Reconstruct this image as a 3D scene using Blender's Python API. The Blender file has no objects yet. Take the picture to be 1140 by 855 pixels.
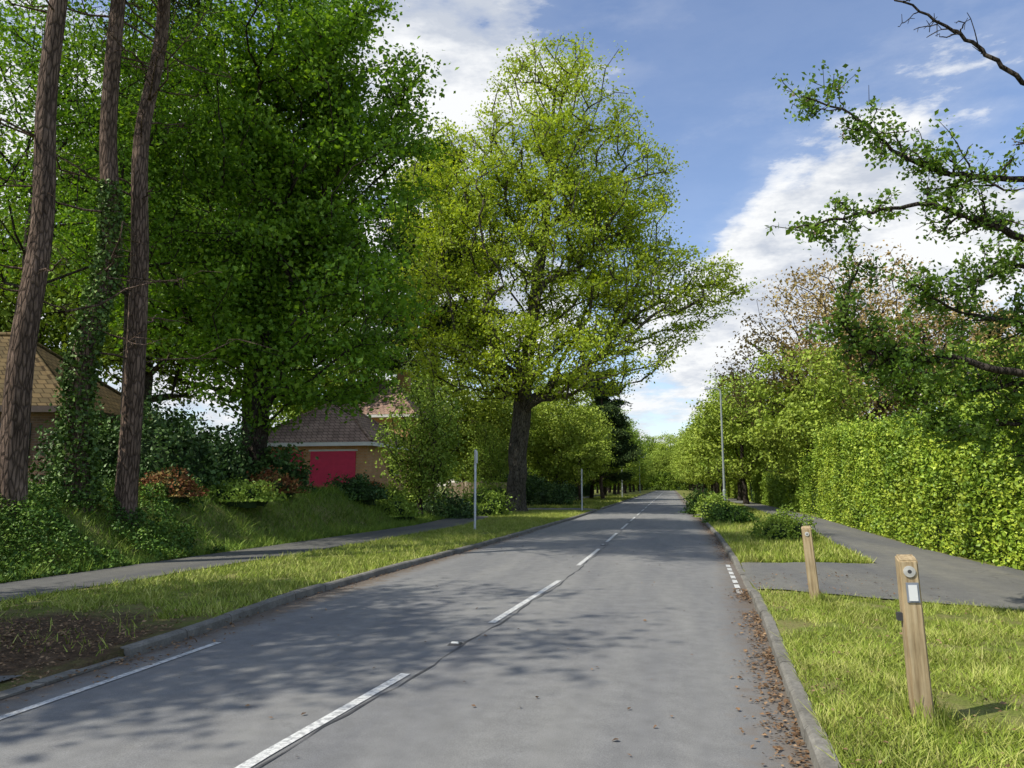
import bpy, bmesh, math, numpy as np
from mathutils import Vector, noise, Euler
YAW = math.radians(12.0)
CY, SY = math.cos(YAW), math.sin(YAW)
def W(u, v):            # road frame -> world
    return (u*CY + v*SY, -u*SY + v*CY)
def UV(x, y):
    return (x*CY - y*SY, x*SY + y*CY)
scene = bpy.context.scene
# ------------------------------------------------------------------ materials
def newmat(name):
    m = bpy.data.materials.new(name); m.use_nodes = True
    nt = m.node_tree
    for n in list(nt.nodes): nt.nodes.remove(n)
    out = nt.nodes.new('ShaderNodeOutputMaterial')
    return m, nt, out
def N(nt, typ, **kw):
    n = nt.nodes.new(typ)
    for k, v in kw.items(): setattr(n, k, v)
    return n
def ramp(nt, stops, src=None):
    r = N(nt, 'ShaderNodeValToRGB')
    e = r.color_ramp.elements
    while len(e) < len(stops): e.new(0.5)
    for i, (p, c) in enumerate(stops):
        e[i].position = p
        e[i].color = (c[0], c[1], c[2], 1) if hasattr(c, '__len__') else (c, c, c, 1)
    if src: nt.links.new(src, r.inputs[0])
    return r.outputs[0]
def mixc(nt, fac, a, b, mode='MIX'):
    m = N(nt, 'ShaderNodeMix', data_type='RGBA', blend_type=mode)
    for s, v in ((0, fac), (6, a), (7, b)):
        if isinstance(v, bpy.types.NodeSocket): nt.links.new(v, m.inputs[s])
        elif s == 0: m.inputs[0].default_value = v
        else: m.inputs[s].default_value = (v[0], v[1], v[2], 1)
    return m.outputs[2]
def math_(nt, op, a, b=None, clamp=False):
    m = N(nt, 'ShaderNodeMath', operation=op); m.use_clamp = clamp
    for i, v in enumerate((a, b)):
        if v is None: continue
        if isinstance(v, bpy.types.NodeSocket): nt.links.new(v, m.inputs[i])
        else: m.inputs[i].default_value = v
    return m.outputs[0]
def objco(nt, scale=(1,1,1)):
    t = N(nt, 'ShaderNodeTexCoord'); m = N(nt, 'ShaderNodeMapping')
    m.inputs['Scale'].default_value = scale
    nt.links.new(t.outputs['Object'], m.inputs[0]); return m.outputs[0]
def noise_t(nt, co, scale, detail=4, rough=0.55):
    n = N(nt, 'ShaderNodeTexNoise'); nt.links.new(co, n.inputs['Vector'])
    n.inputs['Scale'].default_value = scale; n.inputs['Detail'].default_value = detail
    n.inputs['Roughness'].default_value = rough
    return n.outputs['Fac']
def principled(nt, out, col, rough=0.8, bump=None, bstr=0.3, bdist=0.02, metal=0.0, spec=0.3):
    p = N(nt, 'ShaderNodeBsdfPrincipled')
    if isinstance(col, bpy.types.NodeSocket): nt.links.new(col, p.inputs['Base Color'])
    else: p.inputs['Base Color'].default_value = (*col, 1)
    p.inputs['Roughness'].default_value = rough
    p.inputs['Metallic'].default_value = metal
    p.inputs['Specular IOR Level'].default_value = spec
    if bump is not None:
        b = N(nt, 'ShaderNodeBump'); b.inputs['Strength'].default_value = bstr
        b.inputs['Distance'].default_value = bdist
        nt.links.new(bump, b.inputs['Height']); nt.links.new(b.outputs[0], p.inputs['Normal'])
    nt.links.new(p.outputs[0], out.inputs[0]); return p
def simple(name, col, rough=0.7, metal=0.0, var=0.15, nscale=6.0):
    m, nt, out = newmat(name)
    f = noise_t(nt, objco(nt), nscale, 5)
    c = ramp(nt, [(0.3, [x*(1-var) for x in col]), (0.7, [min(1, x*(1+var)) for x in col])], f)
    principled(nt, out, c, rough, metal=metal, bump=f, bstr=0.1); return m
def leafmat(name, dark, mid, light, transl=0.35, gloss=0.05, nscale=0.5, k=1.0):
    m, nt, out = newmat(name)
    a = N(nt, 'ShaderNodeAttribute'); a.attribute_name = 'rnd'
    sc = lambda c: [x*k for x in c]
    c1 = ramp(nt, [(0.0, sc(dark)), (0.5, sc(mid)), (1.0, sc(light))], a.outputs['Fac'])
    f = noise_t(nt, objco(nt), nscale, 2)
    c2 = mixc(nt, 1.0, c1, ramp(nt, [(0.3, 0.75), (0.7, 1.2)], f), 'MULTIPLY')
    d = N(nt, 'ShaderNodeBsdfDiffuse'); g = N(nt, 'ShaderNodeBsdfGlossy')
    g.inputs['Roughness'].default_value = 0.5; g.inputs['Color'].default_value = (0.75, 0.85, 0.6, 1)
    nt.links.new(c2, d.inputs[0]); base = d.outputs[0]
    if transl > 0:
        t = N(nt, 'ShaderNodeBsdfTranslucent')
        tc = mixc(nt, 1.0, c2, (1.35, 1.3, 0.5), 'MULTIPLY'); nt.links.new(tc, t.inputs[0])
        m1 = N(nt, 'ShaderNodeMixShader'); m1.inputs[0].default_value = transl
        nt.links.new(base, m1.inputs[1]); nt.links.new(t.outputs[0], m1.inputs[2]); base = m1.outputs[0]
    if gloss > 0:
        m2 = N(nt, 'ShaderNodeMixShader'); m2.inputs[0].default_value = gloss
        nt.links.new(base, m2.inputs[1]); nt.links.new(g.outputs[0], m2.inputs[2]); base = m2.outputs[0]
    nt.links.new(base, out.inputs[0]); return m
def barkmat(name, c1, c2, sc=5.0, zs=0.25, bstr=0.8):
    m, nt, out = newmat(name)
    co = objco(nt, (1, 1, zs))
    f = noise_t(nt, co, sc, 8, 0.7)
    v = N(nt, 'ShaderNodeTexVoronoi'); v.feature='DISTANCE_TO_EDGE'; v.inputs['Scale'].default_value = sc*2.6
    nt.links.new(co, v.inputs['Vector'])
    e = ramp(nt, [(0.0, 0.35), (0.18, 1.0)], v.outputs['Distance'])
    c = ramp(nt, [(0.32, c1), (0.68, c2)], f)
    c = mixc(nt, 1.0, c, e, 'MULTIPLY')
    h = math_(nt, 'ADD', f, math_(nt, 'MULTIPLY', e, 0.6))
    principled(nt, out, c, 0.9, bump=h, bstr=bstr, bdist=0.06, spec=0.1); return m

LEAF_OAK = leafmat('leaf_yellow_green', (0.19,0.27,0.025), (0.34,0.44,0.038), (0.50,0.58,0.08), 0.45, 0.03)
LEAF_DENSE = leafmat('leaf_deep_green', (0.06,0.13,0.012), (0.14,0.28,0.022), (0.30,0.47,0.045), 0.4, 0.03)
LEAF_MID = leafmat('leaf_mid_green', (0.12,0.19,0.022), (0.20,0.30,0.035), (0.31,0.42,0.055), 0.2, 0.03)
LEAF_FAR = leafmat('leaf_far_green', (0.19,0.27,0.04), (0.30,0.39,0.055), (0.43,0.51,0.09), 0.15, 0.02)
LEAF_BRONZE = leafmat('leaf_bronze', (0.26,0.18,0.08), (0.38,0.27,0.11), (0.45,0.38,0.15), 0.1, 0.02)
LEAF_PINE = leafmat('pine_needles', (0.035,0.06,0.024), (0.06,0.095,0.034), (0.10,0.14,0.045), 0, 0)
LEAF_HEDGE = leafmat('leaf_hedge', (0.10,0.18,0.015), (0.24,0.35,0.028), (0.42,0.50,0.05), 0, 0.05)
LEAF_SHRUB = leafmat('leaf_shrub_dark', (0.02,0.05,0.012), (0.045,0.10,0.02), (0.09,0.17,0.03), 0, 0.06)
LEAF_LIGHT = leafmat('leaf_shrub_light', (0.12,0.20,0.025), (0.22,0.32,0.04), (0.34,0.44,0.07), 0.1, 0.03)
LEAF_RED = leafmat('leaf_red', (0.12,0.035,0.018), (0.22,0.08,0.028), (0.22,0.18,0.05), 0, 0.03)
LEAF_HAW = leafmat('leaf_hawthorn', (0.06,0.13,0.016), (0.12,0.22,0.025), (0.24,0.35,0.04), 0.35, 0.04)
LEAF_COVER = leafmat('leaf_ground_cover', (0.03,0.075,0.012), (0.08,0.16,0.02), (0.17,0.27,0.035), 0, 0.04)
LEAF_IVY = leafmat('leaf_ivy', (0.03,0.07,0.012), (0.065,0.13,0.02), (0.13,0.21,0.03), 0, 0.06)
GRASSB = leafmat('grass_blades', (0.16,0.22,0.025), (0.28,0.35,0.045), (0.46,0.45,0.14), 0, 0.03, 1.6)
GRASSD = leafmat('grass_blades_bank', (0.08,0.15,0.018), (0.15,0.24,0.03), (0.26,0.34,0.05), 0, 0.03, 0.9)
LITTER = leafmat('dead_leaves', (0.08,0.045,0.025), (0.19,0.11,0.06), (0.32,0.21,0.12), 0, 0.03, 2.0)
BLOSSOM = leafmat('blossom', (0.5,0.3,0.3), (0.65,0.5,0.5), (0.75,0.68,0.66), 0, 0)
BARK_OAK = barkmat('bark_grey', (0.05,0.042,0.032), (0.17,0.15,0.115))
BARK_PINE = barkmat('bark_pine', (0.075,0.052,0.038), (0.27,0.19,0.145), 6, 0.2, 1.0)
BARK_DARK = barkmat('bark_dark', (0.03,0.025,0.02), (0.11,0.09,0.07), 8, 0.3)
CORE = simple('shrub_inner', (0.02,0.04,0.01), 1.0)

# ------------------------------------------------------------------ mesh builder (all quads)
class MB:
    def __init__(s): s.V=[]; s.Q=[]; s.M=[]; s.R=[]; s.S=[]; s.n=0
    def add(s, V, Q, mat=0, rnd=0.5, smooth=False):
        V=np.asarray(V,dtype=np.float64).reshape(-1,3); Q=np.asarray(Q,dtype=np.int64).reshape(-1,4)
        s.V.append(V); s.Q.append(Q+s.n); s.n+=len(V)
        s.M.append(np.full(len(Q),mat,dtype=np.int32))
        s.R.append(np.broadcast_to(np.asarray(rnd,dtype=np.float32),(len(Q),)).copy())
        s.S.append(np.full(len(Q),smooth,dtype=bool))
    def mesh(s, name, mats):
        V=np.concatenate(s.V); Q=np.concatenate(s.Q); me=bpy.data.meshes.new(name)
        me.vertices.add(len(V)); me.vertices.foreach_set('co',V.astype(np.float32).ravel())
        me.loops.add(len(Q)*4); me.loops.foreach_set('vertex_index',Q.astype(np.int32).ravel())
        me.polygons.add(len(Q)); me.polygons.foreach_set('loop_start',np.arange(0,len(Q)*4,4,dtype=np.int32))
        for m in mats: me.materials.append(m)
        me.polygons.foreach_set('material_index',np.concatenate(s.M))
        me.polygons.foreach_set('use_smooth',np.concatenate(s.S))
        a=me.attributes.new('rnd','FLOAT','FACE'); a.data.foreach_set('value',np.concatenate(s.R))
        me.update(calc_edges=True); me.validate(); return me
    def obj(s, name, mats, loc=(0,0,0), rotz=0.0, parent=None):
        o=bpy.data.objects.new(name,s.mesh(name,mats)); scene.collection.objects.link(o)
        o.location=loc; o.rotation_euler=(0,0,rotz)
        if parent: o.parent=parent
        return o
def nrm(a): return a/np.maximum(np.linalg.norm(a,axis=-1,keepdims=True),1e-9)
def leaves(mb, P, size, rng, mat=1, rnd=None, up=0.7, wid=0.33, sv=0.3):
    n=len(P)
    if n==0: return
    s=(size*(1+sv*rng.standard_normal(n)).clip(0.5,1.7))[:,None]
    nn=nrm(rng.standard_normal((n,3))+np.array([0,0,up])); a=rng.standard_normal((n,3))
    t=nrm(a-(a*nn).sum(1,keepdims=True)*nn); b=np.cross(nn,t)
    V=np.stack([P-.5*s*t, P+wid*s*b+.1*s*nn, P+.5*s*t, P-wid*s*b+.1*s*nn],axis=1)
    Q=np.arange(n*4).reshape(n,4)
    if rnd is None: rnd=rng.random(n)
    mb.add(V,Q,mat,rnd)
def tubes(mb, A, B, ra, rb, da, db, k, mat=0):
    n=len(A)
    if n==0: return
    def ring(P,r,d):
        ref=np.tile(np.array([1.0,0.13,0.05]),(n,1)); bad=np.abs((d*nrm(ref)).sum(1))>0.95
        ref[bad]=(0,1,0.1)
        a=nrm(np.cross(d,ref)); b=np.cross(d,a)
        th=np.arange(k)*2*math.pi/k
        return P[:,None,:]+r[:,None,None]*(np.cos(th)[None,:,None]*a[:,None,:]+np.sin(th)[None,:,None]*b[:,None,:])
    V=np.concatenate([ring(A,ra,da),ring(B,rb,db)],axis=1)
    i=np.arange(k); j=(i+1)%k
    q=np.stack([i,j,j+k,i+k],axis=1)
    Q=(q[None]+(np.arange(n)*2*k)[:,None,None]).reshape(-1,4)
    mb.add(V,Q,mat,0.5,True)
def path_tube(mb, pts, radii, k=8, mat=0):
    P=np.array(pts,float); r=np.array(radii,float)
    d=nrm(np.gradient(P,axis=0))
    tubes(mb,P[:-1],P[1:],r[:-1],r[1:],d[:-1],d[1:],k,mat)
def smooth_path(pts, n=6, jit=0.0, rng=None):
    P=np.array(pts,float); out=[]
    for i in range(len(P)-1):
        p0=P[max(i-1,0)];p1=P[i];p2=P[i+1];p3=P[min(i+2,len(P)-1)]
        for t in np.linspace(0,1,n,endpoint=False):
            out.append(0.5*((2*p1)+(-p0+p2)*t+(2*p0-5*p1+4*p2-p3)*t*t+(-p0+3*p1-3*p2+p3)*t**3))
    out.append(P[-1]); out=np.array(out)
    if jit and rng is not None: out[1:-1]+=rng.standard_normal(out[1:-1].shape)*jit
    return out

def tree_mesh(name, trunk, trunk_r, blobs, ntips, lpt, lsize, clump, mats, seed, gap=-0.1, gscale=0.35,
              step=0.9, tipr=0.012, up=0.7, flat=0.6, wid=0.33, first=1.0, tuft_mid=True, shell=2.4):
    rng=np.random.default_rng(seed); mb=MB()
    tp=smooth_path(trunk,5,0.04,rng)
    parent=[-1]+list(range(len(tp)-1))
    plen=[0.0]
    for i in range(1,len(tp)): plen.append(plen[-1]+np.linalg.norm(tp[i]-tp[i-1]))
    vol=np.array([b[3]*b[4]*b[5] for b in blobs],float)**0.8; vol/=vol.sum()
    tips=[]; tries=0
    while len(tips)<ntips and tries<ntips*12:
        tries+=1
        b=blobs[rng.choice(len(blobs),p=vol)]
        d=rng.standard_normal(3); d/=np.linalg.norm(d); r=rng.random()**(1/shell)
        if rng.random()<.12: r*=rng.uniform(1.0,1.18)      # stray shoots break the outline
        p=np.array(b[:3])+d*r*np.array(b[3:6])
        if noise.noise(Vector(p*gscale*np.array([1,1,1.5]))+Vector((seed*3.1,seed,0)))<gap: continue
        tips.append(p)
    tips=np.array(tips)
    c0=tp[int(len(tp)*0.4)]
    order=np.argsort(np.linalg.norm(tips-c0,axis=1))
    cap=ntips*14+200
    NA=np.zeros((cap,3)); PL=np.zeros(cap); n=len(tp)
    NA[:n]=tp; PL[:n]=plen
    base_ok=np.ones(cap,bool); base_ok[:n]=tp[:,2]-tp[0,2]>=first
    tipidx=[]
    for oi in order:
        p=tips[oi]
        dv=p-NA[:n]; dist=np.linalg.norm(dv,axis=1)
        cost=dist+0.28*PL[:n]+1.2*np.maximum(0,0.25*np.hypot(dv[:,0],dv[:,1])-dv[:,2])
        cost[~base_ok[:n]]=1e9
        j=int(np.argmin(cost)); L=dist[j]; k=max(1,min(10,int(L/step)))
        a=NA[j].copy(); prev=j
        for s in range(1,k+1):
            t=s/k
            q=a+(p-a)*t; q[2]+=math.sin(t*math.pi)*0.06*L
            if s<k: q=q+rng.standard_normal(3)*0.04*min(L,3)
            if n>=cap: break
            NA[n]=q; PL[n]=PL[prev]+np.linalg.norm(q-NA[prev]); parent.append(prev); prev=n; n+=1
        tipidx.append(prev)
    par=np.array(parent[:n]); cnt=np.zeros(n)
    cnt[np.array(tipidx)]+=1; cnt[len(tp)-1]+=1
    for i in range(n-1,0,-1): cnt[par[i]]+=cnt[i]
    e=math.log(max(trunk_r/tipr,1.5))/math.log(max(cnt[0],2))
    r=tipr*np.maximum(cnt,1)**e
    hz=NA[:n,2]-NA[0,2]
    main=np.arange(n)<len(tp)
    r=np.where(main, np.maximum(r, trunk_r*(1-hz/max(hz[len(tp)-1]*1.08,.1))**0.9), r)
    r[main]*=1+0.5*np.exp(-hz[main]/0.45)
    idx=np.arange(1,n); pp=par[1:]
    d=np.zeros((n,3)); d[1:]=nrm(NA[idx]-NA[pp]); d[0]=d[1]
    ismain=main[1:]
    ra=np.where(ismain, r[pp], np.minimum(r[pp],r[idx]*1.25)); da=np.where(ismain[:,None],d[pp],d[idx])
    cont=(~ismain)&(~main[pp])&(cnt[idx]>0.55*cnt[pp]); da[cont]=d[pp][cont]; ra[cont]=r[pp][cont]
    big=r[idx]>0.07
    for sel,k in ((big,10),((~big),4)):
        tubes(mb,NA[pp][sel],NA[idx][sel],ra[sel],r[idx][sel],da[sel],d[idx][sel],k,0)
    T=NA[np.array(tipidx)]
    if tuft_mid:
        T=np.concatenate([T,(NA[np.array(tipidx)]+NA[par[np.array(tipidx)]])/2])
        lp=max(1,lpt//2)
    else: lp=lpt
    crnd=rng.random(len(T))
    P=np.repeat(T,lp,axis=0)+rng.standard_normal((len(T)*lp,3))*np.array([clump,clump,clump*flat])
    rn=0.55*np.repeat(crnd,lp)+0.45*rng.random(len(P))
    leaves(mb,P,lsize,rng,1,rn,up,wid)
    return mb.mesh(name,mats)
def put(name, me, x, y, z, s=1.0, rz=0.0, sz=None):
    o=bpy.data.objects.new(name,me); scene.collection.objects.link(o)
    o.location=(x,y,z); o.scale=(s,s,sz or s); o.rotation_euler=(0,0,rz); return o

# ------------------------------------------------------------------ ground profile (road frame u,v)
def ip(x, pts): return float(np.interp(x,[p[0] for p in pts],[p[1] for p in pts]))
def Lk(v): return ip(v,[(0,-5.0),(6.75,-4.98),(10,-5.22),(14,-5.12),(21.6,-4.85),(36,-4.6),(60,-4.55)])
def Rk(v): return ip(v,[(0,.5),(4.75,.75),(10,1.03),(16,1.2),(23.6,1.33)])
def PLn(v): return ip(v,[(0,-8.8),(8.4,-8.63),(15.3,-8.15),(27.6,-7.8),(35,-8.6),(43,-9.9),(90,-9.9)])
def PLf(v): return ip(v,[(0,-10.3),(9.9,-10.2),(20,-9.8),(27,-9.6),(35,-10.3),(43,-11.5),(90,-11.5)])
def HF(v): return ip(v,[(9,6.1),(20,6.0),(36,6.8),(60,7.2)])
def sm(x): x=min(1,max(0,x)); return x*x*(3-2*x)
ZL=[(-2.0,5.9),(46,50.5)]; ZR=[(11.9,15.9)]
def zone(v,Z):
    return max([sm((v-a+.35)/.7)*sm((b+.35-v)/.7) for a,b in Z])
def H(u,v):
    l,r=Lk(v),Rk(v)
    if u<=l-0.075:
        ramp_=1-zone(v,ZL)*(1-sm((l-.07-u)/1.3))
        z=.09*ramp_
        b=PLf(v)-.12
        if u<b:
            w=ip(v,[(25,2.3),(42,8),(60,12)]); h=ip(v,[(0,1.3),(40,1.3),(70,.5),(120,.1)])
            z+=h*sm((b-u)/w)+0.05*noise.noise(Vector((u*.6,v*.6,0)))*min(1,(b-u)/1.0)
        return z
    if u>=r+0.075:
        return .09*(1-zone(v,ZR)*(1-sm((u-r-.07)/1.3)))
    return -.06
vrows=list(np.arange(-30,-2,4.0))+list(np.arange(-2,60,.4))+list(np.arange(60,140,4))+[150,170,200,240,300,400,600,900,1400]
def grid_obj(name, rows, colf, zf, mat):
    V=[];Q=[];nc=None
    for v in rows:
        cs=colf(v); nc=len(cs)
        for u in cs: V.append((u,v,zf(u,v)))
    for i in range(len(rows)-1):
        for j in range(nc-1):
            a=i*nc+j; Q.append((a,a+1,a+nc+1,a+nc))
    mb=MB(); mb.add(V,Q,0,.5,True); return mb.obj(name,[mat],rotz=-YAW)
def gcols(v):
    b=PLf(v)-.12; l=Lk(v); r=Rk(v)
    return [-1500,-600,-300,-150,-80,-50,-35,-27]+[b-d for d in (11,9,7.5,6,5,4,3.5,3,2.6,2.2,1.9,1.6,1.3,1,.7,.45,.2)]+[b]+\
      [l-3,l-2.2,l-1.4,l-1.0,l-.7,l-.4,l-.2,l-.08,l-.07,r+.07,r+.08,r+.2,r+.4,r+.7,r+1,r+1.4,r+2.2,r+3.5,r+5,12,20,35,60,120,300,700,1500]
m,nt,out=newmat('ground_grass')
co=objco(nt)
f1=noise_t(nt,co,0.6,5); f2=noise_t(nt,co,9,6,.7); f3=noise_t(nt,co,60,3,.6)
g=mixc(nt,f1,(0.10,0.15,0.022),(0.18,0.21,0.045))
g=mixc(nt,ramp(nt,[(.40,0),(.62,.85)],noise_t(nt,co,2.3,6,.7)),g,(0.24,0.21,0.09))
g=mixc(nt,1.0,g,ramp(nt,[(.25,.55),(.75,1.35)],f3),'MULTIPLY')
def blob(nt,co,c,r0,r1,nf,amp):
    d=N(nt,'ShaderNodeVectorMath',operation='DISTANCE'); nt.links.new(co,d.inputs[0]); d.inputs[1].default_value=c
    s=math_(nt,'ADD',d.outputs['Value'],math_(nt,'MULTIPLY',math_(nt,'SUBTRACT',nf,.5),amp))
    mr=N(nt,'ShaderNodeMapRange'); mr.inputs[1].default_value=r0; mr.inputs[2].default_value=r1; mr.inputs[3].default_value=1; mr.inputs[4].default_value=0
    nt.links.new(s,mr.inputs[0]); return mr.outputs[0]
soil=ramp(nt,[(.3,(0.035,0.024,0.015)),(.7,(0.15,0.10,0.06))],f2)
m1=blob(nt,co,(-6.6,6.2,0),1.3,2.3,noise_t(nt,co,2.2,6,.7),2.4)
g=mixc(nt,m1,g,soil)
principled(nt,out,g,.95,bump=math_(nt,'ADD',f3,f2),bstr=.6,bdist=.03,spec=.1)
GROUND=m
grid_obj('ground',vrows,gcols,H,GROUND)
def asphalt(name, base, warm=0.0, speck=0.35, gutter=False):
    m,nt,out=newmat(name); co=objco(nt)
    big=noise_t(nt,objco(nt,(1,.12,1)),1.3,5,.6); mid=noise_t(nt,co,5,5,.6); fine=noise_t(nt,co,150,2,.7); f0=noise_t(nt,co,420,1)
    b=base
    c=ramp(nt,[(.3,(b*.82,b*.82,b*.82)),(.7,(b*1.14+warm,b*1.13+warm*.8,b*1.10))],big)
    c=mixc(nt,1.0,c,ramp(nt,[(.3,.86),(.7,1.1)],mid),'MULTIPLY')
    c=mixc(nt,1.0,c,ramp(nt,[(.25,1-speck),(.75,1+speck)],fine),'MULTIPLY')
    v=N(nt,'ShaderNodeTexVoronoi'); v.feature='DISTANCE_TO_EDGE'; v.inputs['Scale'].default_value=.33
    nz=N(nt,'ShaderNodeTexNoise'); nt.links.new(co,nz.inputs['Vector']); nz.inputs['Scale'].default_value=1.3; nz.inputs['Detail'].default_value=6
    va=N(nt,'ShaderNodeVectorMath',operation='MULTIPLY_ADD'); nt.links.new(nz.outputs['Color'],va.inputs[0]); va.inputs[1].default_value=(1.5,1.5,0); nt.links.new(co,va.inputs[2])
    nt.links.new(va.outputs[0],v.inputs['Vector'])
    cr=ramp(nt,[(0.0,.6),(.006,1.0)],v.outputs['Distance'])
    crm=mixc(nt,ramp(nt,[(.52,0),(.6,1)],noise_t(nt,co,.25,3)),(1,1,1),cr)
    c=mixc(nt,1.0,c,crm,'MULTIPLY')
    if gutter:   # silt and leaf mould washed against both kerbs
        s=N(nt,'ShaderNodeSeparateXYZ'); nt.links.new(co,s.inputs[0])
        yr=math_(nt,'MINIMUM',s.outputs[1],16.0)
        er=math_(nt,'SUBTRACT',math_(nt,'ADD',math_(nt,'MULTIPLY',yr,.04),.58),s.outputs[0])
        el=math_(nt,'ADD',s.outputs[0],4.95)
        for e_,wd in ((er,.42),(el,.30)):
            q=math_(nt,'SUBTRACT',e_,math_(nt,'MULTIPLY',math_(nt,'SUBTRACT',mid,.5),1.0))
            mr=N(nt,'ShaderNodeMapRange'); mr.inputs[1].default_value=0; mr.inputs[2].default_value=wd; mr.inputs[3].default_value=.75; mr.inputs[4].default_value=0
            nt.links.new(q,mr.inputs[0])
            c=mixc(nt,mr.outputs[0],c,mixc(nt,fine,(.07,.05,.033),(.20,.15,.10)))
    principled(nt,out,c,.82,bump=math_(nt,'ADD',fine,f0),bstr=.45,bdist=.006,spec=.3); return m
ROAD=asphalt('asphalt_road',.20,warm=.014,gutter=True)
PATHM=asphalt('asphalt_path',.115,warm=.025,speck=.45)
DRIVE=asphalt('asphalt_drive',.145,warm=.035,speck=.5)
def roadz(u,v):
    l,r=Lk(v),Rk(v); t=(u-l)/(r-l)*2-1; return .035*(1-t*t)
grid_obj('road',[v for v in vrows if v<=240],lambda v:[Lk(v)-.06]+[Lk(v)+(Rk(v)-Lk(v))*k/10 for k in range(11)]+[Rk(v)+.06],lambda u,v:max(roadz(u,v),0),ROAD)
def lerpcols(a,b,n): return [a+(b-a)*i/n for i in range(n+1)]
grid_obj('footpath',list(np.arange(-2,60,.4))+[60,75,90,120],lambda v:lerpcols(PLf(v),PLn(v)+(.04*math.sin(v*3.1)+.05*math.sin(v*1.37)),3),lambda u,v:H(u,v)+.012,PATHM)
grid_obj('footpath',list(np.arange(15.6,60,.4))+[60,90],lambda v:lerpcols(ip(v,[(15.9,3.8),(32,4.9),(60,5.4)])+.05*math.sin(v*1.7)+.04*math.sin(v*4.1),HF(v)-.15,3),lambda u,v:.106,DRIVE)
grid_obj('footpath',list(np.arange(-2,10.6,.4)),lambda v:lerpcols(4.15+.05*math.sin(v*1.9),6.0,3),lambda u,v:.106,DRIVE)
def drive_obj(name,us,vlo,vhi,mat):
    V=[];Q=[];n=14
    for u in us:
        for k in range(n+1):
            v=vlo(u)+(vhi(u)-vlo(u))*k/n; V.append((u,v,H(u,v)+.02))
    for i in range(len(us)-1):
        for j in range(n):
            a=i*(n+1)+j; Q.append((a,a+1+n,a+2+n,a+1))
    mb=MB(); mb.add(V,Q,0,.5,True); return mb.obj(name,[mat],rotz=-YAW)
drive_obj('driveway',list(np.arange(1.24,6.1,.12)),lambda u:11.7-.45*(u-1.1)+.25*math.exp(-(u-1.1)*2)+.03*math.sin(u*9),lambda u:15.75+.05*math.sin(u*5)+.03*math.sin(u*17)+.5*math.exp(-(u-1.1)*2.5),DRIVE)
drive_obj('driveway',list(np.arange(-8.7,-5.1,.24)),lambda u:-1.5,lambda u:5.2+.25*math.sin(u*2.1)+.1*math.sin(u*7),DRIVE)
drive_obj('driveway',list(np.arange(-22,-4.6,.4)),lambda u:46.2-.25*(-u-5) if u>-12 else 44.4,lambda u:50.2-.2*(-u-5),DRIVE)
# kerbs
CONC,nt,out=newmat('kerb_concrete')
co=objco(nt); f=noise_t(nt,co,3,6,.7); f2=noise_t(nt,co,45,3)
principled(nt,out,mixc(nt,1,ramp(nt,[(.25,(.09,.085,.07)),(.75,(.27,.255,.22))],f),ramp(nt,[(.3,.8),(.7,1.15)],f2),'MULTIPLY'),.9,bump=f2,bstr=.4,bdist=.01)
def kerb(name, edge, side, v0, v1, Z):
    mb=MB(); v=v0; rng=np.random.default_rng(int(v0+9))
    while v<v1:
        L_=.9 if v<60 else 6; prof=[]
        j=rng.normal(0,.005); jz=rng.normal(0,.005)
        for vv in (v+.006,v+L_-.006):
            top=.10-.08*zone(vv,Z)+jz; e=edge(vv)+j
            prof.append([(e,vv,-.05),(e+side*.012,vv,top-.02),(e+side*.035,vv,top),(e+side*.115,vv,top+.002),(e+side*.12,vv,-.05)])
        V=prof[0]+prof[1]; Q=[(i,i+1,i+6,i+5) for i in range(4)]+[(0,1,2,3),(5,6,7,8)]
        mb.add(V,Q,0,.5); v+=L_
    return mb.obj(name,[CONC],rotz=-YAW)
kerb('kerb',Lk,-1,6.3,236,ZL); kerb('kerb',Rk,1,-2,236,ZR)
mb=MB()
for k in range(8):
    v=-1.1+k*.92; e=Lk(v)+.01
    V=[(e-.14,v,.004),(e+.0,v,.004),(e,v+.9,.004),(e-.14,v+.9,.004)]; V=V+[(x,y,.022+.004*(k%3)) for x,y,z in V]
    mb.add(V,[(4,5,6,7),(0,1,5,4),(1,2,6,5),(2,3,7,6),(3,0,4,7)],0)
mb.obj('kerb',[CONC],rotz=-YAW)
# markings
PAINT,nt,out=newmat('road_paint'); co=objco(nt)
f=noise_t(nt,co,22,6,.75); f2=noise_t(nt,co,160,2)
p=principled(nt,out,mixc(nt,ramp(nt,[(.40,1),(.56,0)],f),(.66,.66,.62),(.33,.33,.32)),.7,bump=f2,bstr=.3,bdist=.005)
def cen(v): return ip(v,[(0,-2.55),(4.1,-2.38),(6.1,-2.22),(8.5,-2.06),(12.4,-1.86),(18,-1.8)])
mb=MB()
def stripe(uf,v0,v1,w,step=.5):
    vs=list(np.arange(v0,v1,step))+[v1]
    V=[]
    for v in vs:
        c=uf(v)
        for o in (-w/2,w/2): V.append((c+o,v,max(roadz(c+o,v),0)+.006))
    mb.add(V,[(2*i,2*i+1,2*i+3,2*i+2) for i in range(len(vs)-1)],0,.5,True)
v=2.2
while v<230:
    stripe(cen,v,v+3.95,.085); v+=6.35
stripe(lambda v:-4.56,-2,7.05,.075)
for a in np.arange(11.8,15.6,.62): stripe(lambda v:Rk(v)-.12,a,a+.42,.08)
mb.obj('road_markings',[PAINT],rotz=-YAW)
mb=MB(); TAR=simple('tar_seam',(.07,.07,.072),.6,var=.3,nscale=30)
vs=np.arange(2,60,.25); V=[]
for v in vs:
    c=cen(v)+.09+.02*math.sin(v*2.3)+.012*math.sin(v*9); w=.008+.006*math.sin(v*5.3)
    for o in (-w,w): V.append((c+o,v,roadz(c+o,v)+.005))
mb.add(V,[(2*i,2*i+1,2*i+3,2*i+2) for i in range(len(vs)-1)],0)
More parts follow.
